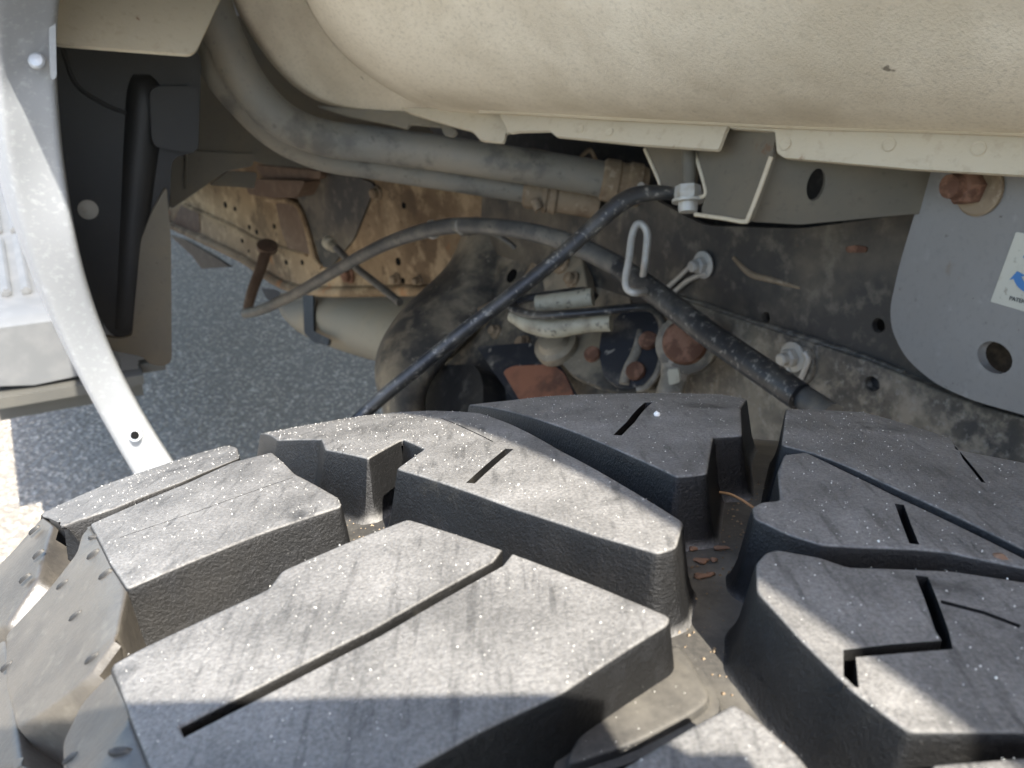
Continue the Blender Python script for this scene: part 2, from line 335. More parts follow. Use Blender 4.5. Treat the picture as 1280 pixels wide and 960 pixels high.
# pressed rib running down the liner
tube('rib', [plY.hit(178, 98)+plY.N*-.012, plY.hit(181, 135)+plY.N*-.008, plY.hit(170, 260)+plY.N*-.010, plY.hit(158, 412)+plY.N*-.011], [.014, .016, .015, .014], m_liner, liner, 18, 8)
tube('rib', [plY.hit(78, 60), plY.hit(95, 105), plY.hit(130, 130), plY.hit(160, 142)], .0016, m_liner, liner, 10, 8)
plY2 = plY.off(.012)
plate('liner_pocket', [(186, 108), (249, 107), (248, 188), (232, 191), (190, 184)], plY2, .010, m_liner, liner, corner=.008)
plate('closing_panel', [(150, 424), (165, 420), (176, 300), (190, 265), (208, 232), (214, 300), (215, 444), (214, 453), (205, 458), (188, 456), (178, 446), (134, 437), (128, 420)], plY.off(.004), .008, m_greypaint, truck, corner=.004)
for (x, y) in ((201, 354), (200, 400), (196, 330)): lathe('spot_weld', plY.off(.004).hit(x, y), plY.N, [(.0016, -.0005), (.0014, .0005), (.0006, .0008)], m_greypaint, truck, 12)
plZ = plane3((68, 30, .47), (270, 30, .52), (240, 66, .50))
plate('inner_fender_bracket', [(60, -90), (300, -90), (277, -5), (246, 62), (238, 68), (68, 55)], plZ, .0022, m_flange, truck, corner=.003)

# --- sheet metal beside the liner and under the hoses
plS = plane3((250, 150, .84), (420, 200, .98), (300, 110, .86))
plate('cowl_side_sheet', [(60, 20), (430, 20), (560, 190), (505, 212), (420, 213), (330, 206), (316, 200), (308, 193), (249, 192)], plS, .004, m_greypaint, truck, corner=.006)
plS2 = plS.off(-.03)
plate('rocker_end', [(212, 188), (320, 192), (316, 208), (282, 214), (252, 236), (214, 262)], plS.off(.004), .006, m_greypaint, truck, corner=.004)
plate('rocker_brace', [(262, 232), (285, 214), (322, 216), (318, 236), (300, 234)], plS2, .004, m_greypaint, truck, corner=.003)
tube('rocker_seam', [plS.off(.008).hit(234, 190), plS.off(.008).hit(233, 236)], .0016, m_greypaint, truck, 8, 2)

# --- cream underbody panel with its pinch flange
cols = [540, 556, 585, 640, 760, 900, 1020, 1150, 1290, 1420]
d0 = [.625, .610, .60, .57, .515, .465, .435, .405, .375, .35]
def crow(ys, k, dx=0): return [P(x+(dx[i] if isinstance(dx, list) else dx), y, d*k*(1.07 if i == 0 else 1)) for i, (x, y, d) in enumerate(zip(cols, ys, d0))]
rows = [crow([138, 139, 140, 141, 148, 155, 160, 164, 168, 172], 1.03),
        crow([134, 135, 137, 138, 145, 152, 157, 161, 165, 169], .985, [-10, -8, -4, 0, 0, 0, 0, 0, 0, 0]),
        crow([92, 104, 116, 122, 129, 135, 139, 142, 145, 148], .90, [-88, -74, -45, -6, 0, 0, 0, 0, 0, 0]),
        crow([36, 52, 70, 80, 86, 90, 93, 95, 97, 99], .825, [-140, -118, -66, -12, 0, 0, 0, 0, 0, 0]),
        crow([-22, -4, 14, 22, 30, 32, 34, 35, 36, 37], .77, [-170, -145, -82, -15, 0, 0, 0, 0, 0, 0]),
        crow([-160, -120, -90, -80, -75, -72, -70, -70, -70, -70], .70, [-190, -165, -95, -15, 0, 0, 0, 0, 0, 0]),
        crow([-330, -290, -270, -260, -255, -250, -250, -250, -250, -250], .62, [-190, -165, -95, -10, 0, 0, 0, 0, 0, 0]),
        [Vector((-.03+.040*i, .36-.03*i, 1.06)) for i in range(10)],
        [Vector((.0+.037*i, .10-.05*i, 1.08)) for i in range(10)],
        [Vector((.0+.037*i, -.25-.03*i, 1.06)) for i in range(10)],
        [Vector((.0+.037*i, -.50-.0*i, .90)) for i in range(10)],
        [Vector((.0+.037*i, -.60-.0*i, .62)) for i in range(10)]]
pan = loft('underbody_panel', rows, m_cream, truck, 3, .002)
ret = [[(262, -120, .60), (285, -10, .63), (300, 20, .645), (336, 78, .68), (390, 131, .715), (470, 139, .69), (575, 143, .66)], [(318, -120, .60), (335, -10, .62), (352, 20, .635), (382, 68, .66), (432, 112, .68), (500, 132, .67), (590, 141, .64)], [(380, -120, .59), (390, -10, .60), (408, 30, .61), (450, 78, .625), (500, 112, .63), (556, 134, .63), (620, 140, .61)]]
loft('panel_return', [[P(*q) for q in r] for r in ret], m_cream, truck, 2, .002)
tube('sealant_bead', [P(600, 139, .583), P(640, 140, .565), P(760, 146.5, .512), P(900, 153.5, .462), P(1020, 158.5, .432), P(1150, 162.5, .402), P(1290, 166.5, .372)], [.0016, .0014, .0018, .0014, .0017, .0014, .0016], m_flange, pan, 8, 10)
pl1 = plane3((640, 150, .571), (900, 170, .464), (760, 177, .513))
flange1 = plate('pinch_flange', [(622, 138), (700, 141), (800, 147), (912, 153), (907, 163), (898, 187), (854, 184), (797, 180), (694, 170), (687, 163), (647, 164), (636, 166)], pl1, .003, m_flange, truck, corner=.002)
for x, y in ((725, 162), (762, 166)): lathe('spot_weld', pl1.hit(x, y), pl1.N, [(.0030, -.0005), (.0028, .0006), (.0018, .0003)], m_flange, flange1, 16)
plf = plane3((970, 160, .447), (1280, 168, .377), (1140, 212, .405))
flange = plate('pinch_flange', [(902, 150), (1320, 160), (1320, 224), (1280, 219), (1140, 211), (980, 197), (971, 191), (969, 164), (912, 160)], plf, .004, m_flange, truck, corner=.0015)
for x, y in ((1111, 181), (1223, 186), (981, 180)): lathe('spot_weld', plf.hit(x, y), plf.N, [(.0036, -.0005), (.0034, .0007), (.0026, .0003), (.0022, .0004)], m_flange, flange, 20)
plt = plane3((520, 140, .63), (620, 150, .60), (600, 178, .60))
plate('seam_tab', [(500, 134), (640, 138), (638, 165), (632, 166), (630, 178), (600, 175), (590, 163), (570, 158), (512, 141)], plt, .003, m_flange, truck, corner=.003)
plate('seam_tab', [(395, 132), (520, 141), (560, 156), (572, 164), (566, 170), (554, 168), (552, 158), (512, 154), (508, 160), (486, 154), (430, 144)], plt.off(-.03), .003, m_greypaint, truck, corner=.003)

# --- body mount bracket hanging from the flange
plb1 = plane3((870, 190, .50), (962, 175, .452), (930, 275, .462))
br = plate('mount_bracket', [(862, 150), (985, 150), (968, 176), (966, 194), (940, 268), (934, 277), (880, 271), (876, 262), (883, 244), (870, 196)], plb1, .003, m_mount, truck, corner=.003)
tube('folded_edge', [plb1.hit(867, 186), plb1.hit(873, 205), plb1.hit(882, 240), plb1.hit(874, 247), plb1.hit(866, 249)], .0012, m_flange, br, 8, 6)
tube('folded_edge', [plb1.hit(869, 268), plb1.hit(905, 273), plb1.hit(930, 277), plb1.hit(936, 271), plb1.hit(950, 235), plb1.hit(964, 196)], .0013, m_flange, br, 8, 8)
plb2 = plane3((945, 200, .458), (1140, 215, .455), (1000, 278, .470))
plate('mount_bracket_side', [(960, 180), (1320, 190), (1330, 262), (1140, 268), (1000, 281), (936, 277), (963, 200)], plb2, .004, m_mount, truck, holes=[(1020, 231, 11, 20)], corner=.003)
plb0 = plane3((805, 180, .55), (865, 186, .52), (840, 240, .54))
bl = plate('mount_bracket_ear', [(794, 160), (866, 160), (872, 200), (866, 243), (832, 240), (826, 232), (806, 186)], plb0, .003, m_mount, truck, corner=.003)
tube('folded_edge', [plb0.hit(806, 186), plb0.hit(822, 222), plb0.hit(829, 238), plb0.hit(848, 241)], .0012, m_flange, bl, 8, 6)
ax = (P(862, 215, .5)-P(862, 262, .5)).normalized()
nut = lathe('mount_bolt', P(860, 265, .50), ax, [(.0055, 0), (.0058, .003), (.0058, .006)], m_zinc, truck, 20)
lathe('washer', P(860, 253, .50), ax, [(.0095, 0), (.0095, .0018)], m_zinc, nut, 24)
lathe('hexagon_nut', P(860, 248, .50), ax, [(.0080, 0), (.0082, .003), (.0076, .0075)], m_zinc, nut, hexa=True, smooth=False)
lathe('stud', P(861, 235, .50), ax, [(.0042, 0), (.0042, .012), (.004, .03)], m_mount, nut, 16)

# --- frame rail: near web, lower reinforcement, far flared section
plW = Plane((.36, .5, .7), (1, 0, 0))
web = plate('frame_rail', [(520, 215), (640, 224), (800, 240), (880, 282), (1000, 286), (1140, 267), (1420, 240), (1480, 760), (900, 640), (640, 545), (575, 515), (545, 420)], plW, .005, m_frameup, truck, holes=[(957, 397, 5, 7), (1098, 407, 8, 9), (640, 345, 6, 8)], corner=.01)
boxw('frame_inner_web', (.47, -.6, .56), (.475, 1.2, .85), m_black, truck, .001)
boxw('frame_top_web', (.37, -.6, .855), (.475, .28, .86), m_frameup, truck, .001)
plW2 = plW.off(.007)
reinf = plate('frame_reinforcement', [(838, 372), (880, 384), (930, 402), (1000, 424), (1075, 448), (1130, 470), (1200, 500), (1300, 530), (1400, 560), (1440, 760), (900, 640), (800, 560), (800, 470)], plW2, .007, m_frame, truck, holes=[(1090, 480, 9, 9), (957, 399, 6, 8)], corner=.012, bevel=.002)
tube('edge_weld', [plW.off(.001).hit(838, 371), plW.off(.001).hit(880, 383), plW.off(.001).hit(930, 401), plW.off(.001).hit(1000, 423), plW.off(.001).hit(1075, 447), plW.off(.001).hit(1130, 469)], [.003, .0036, .003, .004, .003, .0035], m_frame, web, 10, 8)
tube('weld_bead', [plW.hit(917, 322), plW.hit(938, 342), plW.hit(965, 350), plW.hit(1000, 360)], [.0016, .0026, .0024, .001], m_clamp, web, 8, 6)
plate('rust_scar', [(1056, 309), (1070, 306), (1084, 309), (1082, 316), (1058, 316)], plW.off(.0012), .002, m_rust, web, corner=.004, bevel=.0003)
plate('boss', [(1000, 432), (1014, 436), (1018, 470), (1000, 486), (972, 484), (965, 450)], plW2.off(.003), .004, m_frame, reinf, corner=.012, bevel=.001)

A_ = np.array(plW.hit(600, 300)); B_ = np.array(P(215, 262, 1.62))
plF = Plane(A_, np.cross(B_-A_, [0, 0, 1.]))
far = plate('frame_rail_flare', [(196, 235), (240, 200), (330, 185), (450, 190), (720, 215), (720, 330), (600, 372), (545, 362), (385, 362), (372, 360), (300, 318), (206, 274)], plF, .006, m_tan, truck, corner=.006)
# pressed ledge, slots and clips on the flare
tube('ledge', [plF.hit(232, 256), plF.hit(290, 282), plF.hit(330, 303), plF.hit(385, 318)], .006, m_tan, far, 10, 6, .6)
tube('lower_edge', [plF.hit(206, 277), plF.hit(300, 321), plF.hit(372, 361), plF.hit(540, 363)], .010, m_tan, far, 12, 6, .8)
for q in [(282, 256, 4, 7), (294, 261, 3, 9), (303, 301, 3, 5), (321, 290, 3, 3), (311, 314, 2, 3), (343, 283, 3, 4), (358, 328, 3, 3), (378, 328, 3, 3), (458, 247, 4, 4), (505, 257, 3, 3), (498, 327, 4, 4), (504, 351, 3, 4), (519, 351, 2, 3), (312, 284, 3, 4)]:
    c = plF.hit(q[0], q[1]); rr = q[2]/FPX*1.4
    lathe('hole_disc', c, plF.N, [(rr, 0), (rr, .0010)], m_void, far, 14)  # solid discs coloured black in place of shaded openings
plate('pocket', [(344, 254), (366, 253), (378, 275), (391, 318), (362, 316), (352, 290)], plF.off(.003), .003, m_brown, far, corner=.006)
tube('pocket_rim', [plF.off(.004).hit(333, 249), plF.off(.006).hit(368, 254), plF.off(.006).hit(382, 280), plF.off(.006).hit(392, 320), plF.off(.004).hit(402, 334)], .0045, m_tan, far, 10, 6)
plate('shelf', [(306, 230), (320, 224), (382, 226), (372, 247), (340, 248), (310, 243)], plF.off(.03), .03, m_brown, far, corner=.01, bevel=.003)
plate('shelf_lip', [(318, 206), (400, 214), (400, 224), (330, 224)], plF.off(.02), .01, m_brown, far, corner=.004)
plate('inner_side', [(360, 222), (432, 216), (470, 230), (442, 300), (412, 336), (402, 334), (392, 300), (378, 262)], plF.off(.0035), .003, m_frameup, far, corner=.012)
for x, y, r in ((338, 314, .006), (473, 241, .007), (497, 348, .006), (525, 350, .005), (437, 343, .010)):
    lathe('bolt', plF.hit(x, y), plF.N, [(r*1.3, 0), (r*1.3, .003), (r, .0035), (r*.95, .010), (r*.6, .012)], m_clamp if r < .009 else m_rust, far, 14)
plate('spare_bracket', [(212, 294), (232, 300), (270, 322), (288, 334), (252, 336), (240, 320)], plF.off(-.05), .006, m_black, far, corner=.004)
plate('recess_shade_plate', [(226, 256), (248, 262), (250, 288), (246, 291), (216, 280)], plF.off(.002), .002, m_brown, far, corner=.004)  # raised plate; its dark colour stands in for a recess's shade

# --- tank and covers below the flare
plK = plane3((360, 380, 1.42), (480, 380, 1.20), (440, 460, 1.22))
rowsK = [[plK.off(.0).hit(x, y0) + plK.N*(.05*math.sin(max(0, min(1, j/5))*math.pi))*0 for j, x in enumerate((355, 380, 410, 440, 480, 540))] for y0 in (355,)]
kc = [(352, 362), (384, 362), (420, 362), (470, 364), (540, 366), (600, 370)]
kb = [(386, 424), (402, 428), (424, 434), (462, 444), (520, 470), (580, 500)]
rK = []
for t, bul in ((0, -.02), (.06, .0), (.45, .035), (.85, .025), (1.0, -.01), (1.02, -.08)):
    rK.append([plK.hit(a[0]+(b[0]-a[0])*t, a[1]+(b[1]-a[1])*t)+plK.N*bul for a, b in zip(kc, kb)])
loft('fuel_tank', rK, m_tank, truck, 2, .003)
plate('tank_strap', [(378, 366), (391, 364), (392, 414), (412, 424), (410, 432), (392, 428), (380, 416)], plK.off(.035), .004, m_black, truck, corner=.004)
plate('tank_shield', [(350, 366), (378, 364), (383, 414), (370, 404), (352, 382)], plK.off(.02), .004, m_tank, truck, corner=.004)
plate('shield_tab', [(326, 360), (346, 362), (362, 376), (348, 384), (332, 372)], plK.off(-.02), .004, m_black, truck, corner=.004)

# --- curved crossmember arm, bump stop and reinforcement below the rail
armL = [(585, 262, .99), (575, 320, .975), (545, 352, .955), (505, 385, .93), (474, 432, .90), (470, 468, .88), (478, 500, .865), (490, 540, .85)]
armM = [(612, 262, .965), (606, 330, .945), (585, 372, .915), (548, 410, .885), (524, 448, .86), (512, 480, .845), (512, 510, .835), (520, 545, .82)]
armR = [(640, 262, .96), (640, 335, .945), (622, 385, .91), (590, 418, .885), (556, 452, .865), (532, 480, .86), (528, 515, .85), (535, 545, .84)]
loft('crossmember_arm', [[P(x-2, y, d+.05) for x, y, d in armL], [P(*q) for q in armL], [P((a[0]+b[0])/2, (a[1]+b[1])/2, (a[2]+b[2])/2-.012) for a, b in zip(armL, armM)], [P(*q) for q in armM], [P(*q) for q in armR], [P(x, y, d+.03) for x, y, d in armR]], m_bracket, truck, 2, .003)
plC = plane3((600, 300, .985), (760, 300, .80), (640, 480, .84))
tab = plate('zinc_tab', [(834, 462), (848, 460), (850, 478), (836, 482)], plane3((834, 462, .60), (850, 460, .597), (842, 480, .60)), .004, m_sleeve, truck, corner=.002)
cm = plate('spring_tower', [(594, 292), (700, 290), (700, 300), (780, 315), (800, 470), (760, 520), (560, 530), (540, 470), (560, 452), (615, 400), (594, 370)], plC, .006, m_bracket, truck, corner=.01)
tube('seam', [plC.hit(593, 300), plC.hit(593, 340), plC.hit(594, 378)], .002, m_black, cm, 8, 3)
tube('tower_edge', [plC.off(.012).hit(668, 330), plC.off(.014).hit(650, 358), plC.off(.014).hit(610, 384), plC.off(.014).hit(570, 402), plC.off(.012).hit(548, 425), plC.off(.01).hit(533, 450)], [.004, .005, .005, .005, .005, .004], m_clamp, cm, 10, 6, .5)
for x, y, r in ((702, 330, .007), (716, 350, .0055), (655, 430, .006), (620, 415, .005)): lathe('bolt', plC.off(.016 if y < 360 else .001).hit(x, y), plC.N, [(r*1.5, -.002), (r*1.5, .002), (r, .0025), (r*.95, .008), (r*.5, .009)], m_clamp, cm, 14)
plate('tower_rib', [(690, 310), (725, 308), (735, 366), (682, 372), (676, 340)], plC.off(.015), .012, m_bracket, cm, corner=.008, bevel=.004)
lathe('hole_disc', plC.hit(640, 345), plC.N, [(.008, 0), (.008, .001)], m_void, cm, 14)  # solid disc, darkness painted on
bs = plate('bump_stop', [(529, 470), (536, 460), (550, 456), (590, 455), (600, 464), (604, 480), (604, 530), (528, 530)], plC.off(.030), .035, m_black, truck, corner=.008, bevel=.005)
plO = plane3((610, 435, .80), (690, 440, .76), (680, 495, .735))
pad = plate('axle_pad', [(596, 434), (612, 432), (662, 428), (700, 456), (730, 510), (655, 520)], plO, .008, m_navy, truck, corner=.003)
plate('rusty_patch', [(628, 464), (640, 457), (690, 455), (706, 466), (720, 500), (655, 510)], plO.off(.0012), .002, m_orange, pad, corner=.006)

# --- twin cream sleeves held by a black clip, dark blue link bracket with rusty bolts
bsk = plane3((700, 380, .72), (800, 380, .69), (760, 440, .68))
nb = plate('link_bracket', [(752, 412), (780, 388), (826, 390), (832, 420), (822, 470), (806, 484), (770, 482), (754, 470), (748, 440)], bsk, .006, m_navy, truck, corner=.006)
tube('bracket_rim', [bsk.off(.003).hit(820, 388), bsk.off(.003).hit(832, 410), bsk.off(.003).hit(824, 460), bsk.off(.003).hit(808, 484), bsk.off(.003).hit(796, 487)], .0026, m_frame, nb, 8, 6)
tube('weld_bead', [bsk.off(.002).hit(800, 412), bsk.off(.002).hit(795, 440), bsk.off(.002).hit(784, 460), bsk.off(.002).hit(780, 480)], [.002, .004, .003, .004], m_frame, nb, 8, 5, .5)
for x, y, r in ((811, 427, .0078), (795, 465, .0078), (741, 444, .0068)):
    b_ = bsk.off(.001 if x > 760 else -.002)
    lathe('rusty_bolt', b_.hit(x, y), b_.N, [(r, 0), (r, .003), (r*.9, .0045), (r*.5, .005)], m_rust, nb, 20)
plg = plane3((690, 420, .76), (780, 420, .72), (740, 490, .70))
gb = plate('hanger', [(660, 408), (700, 404), (745, 402), (800, 400), (860, 430), (850, 488), (760, 488), (716, 470), (690, 440)], plg, .006, m_bracket, truck, corner=.01)
lathe('knuckle', plg.off(.001).hit(697, 434), plg.N, [(.020, -.002), (.020, .006), (.015, .008), (.012, .013), (.006, .014)], m_bracket, gb, 24)
s1 = tube('upper_sleeve', [P(672, 380, .70), P(706, 376, .69), P(741, 371, .682)], .0075, m_sleeve, truck, 20, 4)
s2 = tube('lower_sleeve', [P(641, 394, .70), P(660, 404, .69), P(682, 410, .68), P(700, 410, .675), P(735, 404, .667), P(764, 403, .66)], [.006, .0075, .0078, .0078, .0075, .0072], m_sleeve, truck, 20, 6)
tube('clip_band', [P(638, 381, .70), P(648, 389, .685), P(672, 394, .67), P(700, 393, .66), P(750, 389, .65), P(800, 384, .648), P(818, 388, .65), P(828, 405, .655), P(828, 430, .66)], .0048, m_cable, truck, 14, 8, .7)
tube('clip_band', [P(640, 378, .70), P(665, 372, .705), P(700, 367, .70), P(730, 364, .695), P(744, 372, .69)], .0045, m_cable, truck, 12, 8, .7)
lk = lathe('link_eye', P(856, 428, .62), (P(852, 428, .58)-P(864, 432, .62)), [(.0165, -.02), (.0168, .0), (.015, .004), (.010, .005)], m_rust, truck, 28)
lathe('eye_ring', P(856, 430, .62), (P(852, 428, .58)-P(864, 432, .62)), [(.0225, -.02), (.0225, -.003), (.0185, -.001)], m_bracket, lk, 28)
tube('link_arm', [P(846, 452, .63), P(842, 475, .63), P(834, 500, .63)], [.012, .010, .010], m_frame, truck, 12, 4, .6)

# --- hoses with clamps
h1 = tube('filler_hose', [P(250, -60, .62), P(266, 8, .63), P(286, 60, .645), P(312, 108, .66), P(352, 150, .68), P(404, 172, .70), P(470, 181, .71), P(560, 193, .715), P(650, 207, .715), P(720, 218, .715), P(785, 230, .715)], .0150, m_hose, truck, 24, 10)
h2 = tube('vent_hose', [P(225, -60, .66), P(246, 30, .67), P(268, 85, .69), P(300, 128, .71), P(345, 170, .73), P(400, 196, .75), P(470, 208, .76), P(560, 222, .765), P(665, 238, .765), P(740, 248, .765)], .0120, m_hose, truck, 24, 10)
def clamp(h, a, b, r, prof):
    d = (b-a).normalized(); return lathe('clamp', a, d, prof, m_clamp, h, 24)
a, b = P(752, 224, .7135), P(808, 233, .7135)
L1 = (b-a).length
clamp(h1, a, b, 0, [(.0158, 0), (.0178, .002), (.0182, L1*.35), (.0168, L1*.4), (.0168, L1*.55), (.0182, L1*.6), (.0182, L1*.85), (.016, L1*.9), (.015, L1)])
lathe('clamp_screw', P(806, 236, .695), (P(800, 232, .69)-P(812, 238, .70)), [(.004, -.006), (.004, .006)], m_zinc, h1, 12)
a, b = P(655, 237, .7635), P(750, 252, .76)
L2 = (b-a).length
clamp(h2, a, b, 0, [(.0125, 0), (.0165, .003), (.0165, L2*.12), (.0155, L2*.16), (.0155, L2*.33), (.0172, L2*.36), (.0172, L2*.44), (.0155, L2*.47), (.016, L2)])
for k in (.30, .42):
    q = a.lerp(b, k); lathe('clamp_band', q, (b-a), [(.0170, -.0022), (.0178, -.001), (.0178, .001), (.0170, .0022)], m_clamp, h2, 24)
lathe('clamp_screw', P(672, 258, .75), (P(670, 254, .75)-P(673, 262, .75)), [(.004, -.003), (.0045, .006)], m_clamp, h2, 12)
tube('wire_loop', [P(654, 210, .80), P(660, 190, .80), P(690, 194, .80)], .003, m_clamp, truck, 8, 6)
tube('wire_loop', [P(726, 196, .79), P(738, 188, .79), P(746, 204, .79)], .002, m_clamp, truck, 8, 6)

# --- cables, straps and clips
c1 = tube('brake_cable', [P(306, 392, 1.02), P(330, 386, 1.0), P(372, 366, .96), P(425, 335, .90), P(480, 306, .84), P(530, 289, .79), P(575, 282, .75), P(640, 286, .70), P(700, 300, .67), P(760, 326, .64), P(815, 362, .60), P(880, 412, .56), P(940, 454, .52), P(1005, 497, .49), P(1040, 520, .47)], [.0060, .0062, .0064, .0064, .0066, .0072, .0072, .0072, .0078, .0080, .0080, .0080, .0078, .0074, .0074], m_dustcable, truck, 18, 10)
tube('cable_sleeve', [P(775, 336, .628), P(815, 363, .598), P(880, 413, .558), P(940, 455, .518), P(1000, 496, .488)], .0086, m_cable, c1, 18, 8)
t_ = (P(560, 283, .76)-P(530, 289, .79)).normalized()
lathe('cable_tie', P(541, 287, .785), t_, [(.0082, -.002), (.0088, -.001), (.0088, .001), (.0082, .002)], m_zinc, c1, 20)
lathe('cable_tie', P(578, 283, .748), t_, [(.0074, -.002), (.008, -.001), (.008, .001), (.0074, .002)], m_hose, c1, 20)
tube('cable_strap', [P(334, 308, 1.06), P(326, 335, 1.045), P(316, 362, 1.03), P(309, 388, 1.02)], [.008, .0075, .0072, .0062], m_brown, truck, 12, 6, .5)
lathe('strap_cap', P(334, 308, 1.06), Vector((0, -.4, 1)), [(.013, -.004), (.013, .002), (.006, .004)], m_brown, truck, 16)
st = tube('steel_rod', [P(421, 310, 1.10), P(440, 330, 1.05), P(470, 354, 1.0), P(500, 378, .97)], .0046, m_dustcable, truck, 12, 5)
lathe('rod_end', P(413, 305, 1.12), (P(421, 312, 1.1)-P(410, 302, 1.12)), [(.006, -.012), (.009, -.008), (.009, 0), (.006, .003), (.007, .012), (.005, .018)], m_sleeve, st, 14)
tube('brake_hose', [P(380, 585, .505), P(440, 532, .50), P(470, 503, .50), P(520, 462, .50), P(580, 414, .50), P(640, 368, .50), P(700, 320, .50), P(745, 280, .50), P(775, 254, .50), P(800, 243, .502), P(832, 241, .505), P(852, 246, .51)], [.0042, .0042, .0042, .0043, .0044, .0044, .0045, .0049, .0054, .0052, .0042, .0034], m_cable, truck, 16, 10)
tube('wire', [P(575, 292, .79), P(610, 290, .80), P(634, 302, .80), P(644, 310, .80)], .0026, m_dustcable, truck, 8, 6)
tube('wire_clip', [P(804, 345, .60), P(806, 330, .588), P(808, 312, .585), P(809, 292, .585), P(803, 281, .585), P(795, 282, .585), P(790, 296, .585), P(786, 325, .582), P(782, 350, .580), P(785, 362, .578), P(796, 366, .577), P(812, 363, .60)], .0026, m_zinc, truck, 12, 8)
def bolt_wire(x, y, pts1, pts2):
    pl = plW.off(.010 if x > 950 else .002); ww = Vector(pl.hit(x, y))
    w_ = lathe('washer_bolt', ww, plW.N, [(.0105, 0), (.0108, .0015), (.0095, .0022)], m_zinc, truck, 28)
    lathe('bolt_head', ww+plW.N*.002, plW.N, [(.0068, 0), (.0068, .005), (.0055, .006)], m_zinc, w_, hexa=True, smooth=False)
    lathe('bolt_tip', ww+plW.N*.008, plW.N, [(.0046, 0), (.0044, .005), (.003, .0058)], m_zinc, w_, 18)
    for pp in (pts1, pts2): tube('wire_arm', [pl.off(.002).hit(*q) for q in pp], .0021, m_zinc, w_, 10, 5)
bolt_wire(880, 331, [(872, 326), (860, 336), (845, 350), (834, 360)], [(884, 341), (872, 345), (858, 352), (843, 365)])
bolt_wire(992, 446, [(984, 450), (986, 464), (987, 474)], [(1006, 440), (1010, 450), (1004, 466), (999, 478)])

# --- steel plate with sticker
plP = plane3((1150, 240, .462), (1280, 240, .405), (1200, 480, .448))
sp_ = plate('suspension_plate', [(1168, 190), (1400, 190), (1420, 560), (1280, 519), (1212, 500), (1165, 478), (1130, 446), (1114, 412), (1112, 385), (1124, 330), (1150, 244)], plP, .006, m_plate, truck, holes=[(1243, 447, 23, 19)], corner=.012, bevel=.001)
rb = lathe('rusty_bolt', plP.hit(1226, 236), plP.N, [(.0135, 0), (.0138, .002), (.0125, .003)], m_clamp, sp_, 28)
lathe('bolt_head', plP.hit(1220, 234)+plP.N*.003, plP.N, [(.0092, 0), (.0092, .007), (.0080, .009)], m_rust, sp_, hexa=True)
lathe('bolt_tip', plP.hit(1217, 233)+plP.N*.011, plP.N, [(.0065, 0), (.006, .006), (.004, .007)], m_rust, sp_, 18)
pls = plP.off(.0008)
stk = plate('sticker', [(1270, 290), (1340, 302), (1330, 404), (1238, 377)], pls, .0006, m_sticker, sp_, corner=.0006, bevel=0)
def arc_arrow(cx, cy, r0, r1, a0, a1):
    """bent arrow printed on the sticker"""
    pts = []
    for i in range(13): a = math.radians(a0+(a1-a0)*i/12); pts.append((cx+r1*math.cos(a), cy+r1*math.sin(a)))
    ah = math.radians(a1+ (24 if a1 > a0 else -24)); rm = (r0+r1)/2; w_ = (r1-r0)*1.0
    a = math.radians(a1)
    pts += [(cx+(r1+w_*.55)*math.cos(a), cy+(r1+w_*.55)*math.sin(a)), (cx+rm*math.cos(ah), cy+rm*math.sin(ah)), (cx+(r0-w_*.55)*math.cos(a), cy+(r0-w_*.55)*math.sin(a))]
    for i in range(13): a = math.radians(a1+(a0-a1)*i/12); pts.append((cx+r0*math.cos(a), cy+r0*math.sin(a)))
    return plate('printed_arrow', pts, pls.off(.0003), .0003, m_blue, sp_, corner=0, bevel=0)
arc_arrow(1291, 342, 15, 25, 60, 165)
arc_arrow(1291, 342, 15, 25, 240, 345)
fc = bpy.data.curves.new('lettering', 'FONT'); fc.body = 'PATENT'; fc.size = .0030; fc.extrude = .0001
fo = bpy.data.objects.new('lettering_curve', fc); COL.objects.link(fo)
dg = bpy.context.evaluated_depsgraph_get(); tm = bpy.data.meshes.new_from_object(fo.evaluated_get(dg)); bpy.data.objects.remove(fo)
tm.materials.clear(); tm.materials.append(m_ink); to = bpy.data.objects.new('lettering', tm); COL.objects.link(to); to.parent = sp_
o0, o1 = pls.off(.0003).hit(1261, 375), pls.off(.0003).hit(1290, 382)
ux = (o1-o0).normalized(); uz = pls.N; uy = uz.cross(ux)
to.matrix_world = Matrix(((ux.x, uy.x, uz.x, o0.x), (ux.y, uy.y, uz.y, o0.y), (ux.z, uy.z, uz.z, o0.z), (0, 0, 0, 1)))

# --- running board behind the arch
zt = .455; y0 = 1.17
bd = []
prof = [(-.19, .40), (-.185, .435), (-.165, zt), (-.02, zt), (.015, zt-.01), (.03, zt-.05), (.02, zt-.085), (-.05, zt-.105), (-.12, zt-.11), (-.17, zt-.10)]
ys = [(y0, .80), (y0+.012, .93), (y0+.04, 1.0), (y0+1.9, 1.0)]
V = []; cz = zt-.055; cx = -.08
for yy, k in ys:
    for x, z in prof: V.append((cx+(x-cx)*(.9+.1*k), yy, cz+(z-cz)*k))
n = len(prof)
Fc = [(i*n+j, i*n+(j+1) % n, (i+1)*n+(j+1) % n, (i+1)*n+j) for i in range(3) for j in range(n)] + [tuple(range(n)), tuple(3*n+j for j in range(n))[::-1]]
bd = mesh_obj('running_board', V, Fc, m_step, truck, True, 40)
bpy.context.view_layer.update()
for i in range(7):
    x = -.16+.024*i
    boxw('ridge', (x, y0+.08, zt-.002), (x+.012, y0+.34, zt+.010), m_step, bd, .003)
    boxw('ridge', (x, y0+.37, zt-.002), (x+.012, y0+.63, zt+.010), m_step, bd, .003)
    boxw('ridge', (x, y0+.66, zt-.002), (x+.012, y0+.92, zt+.010), m_step, bd, .003)
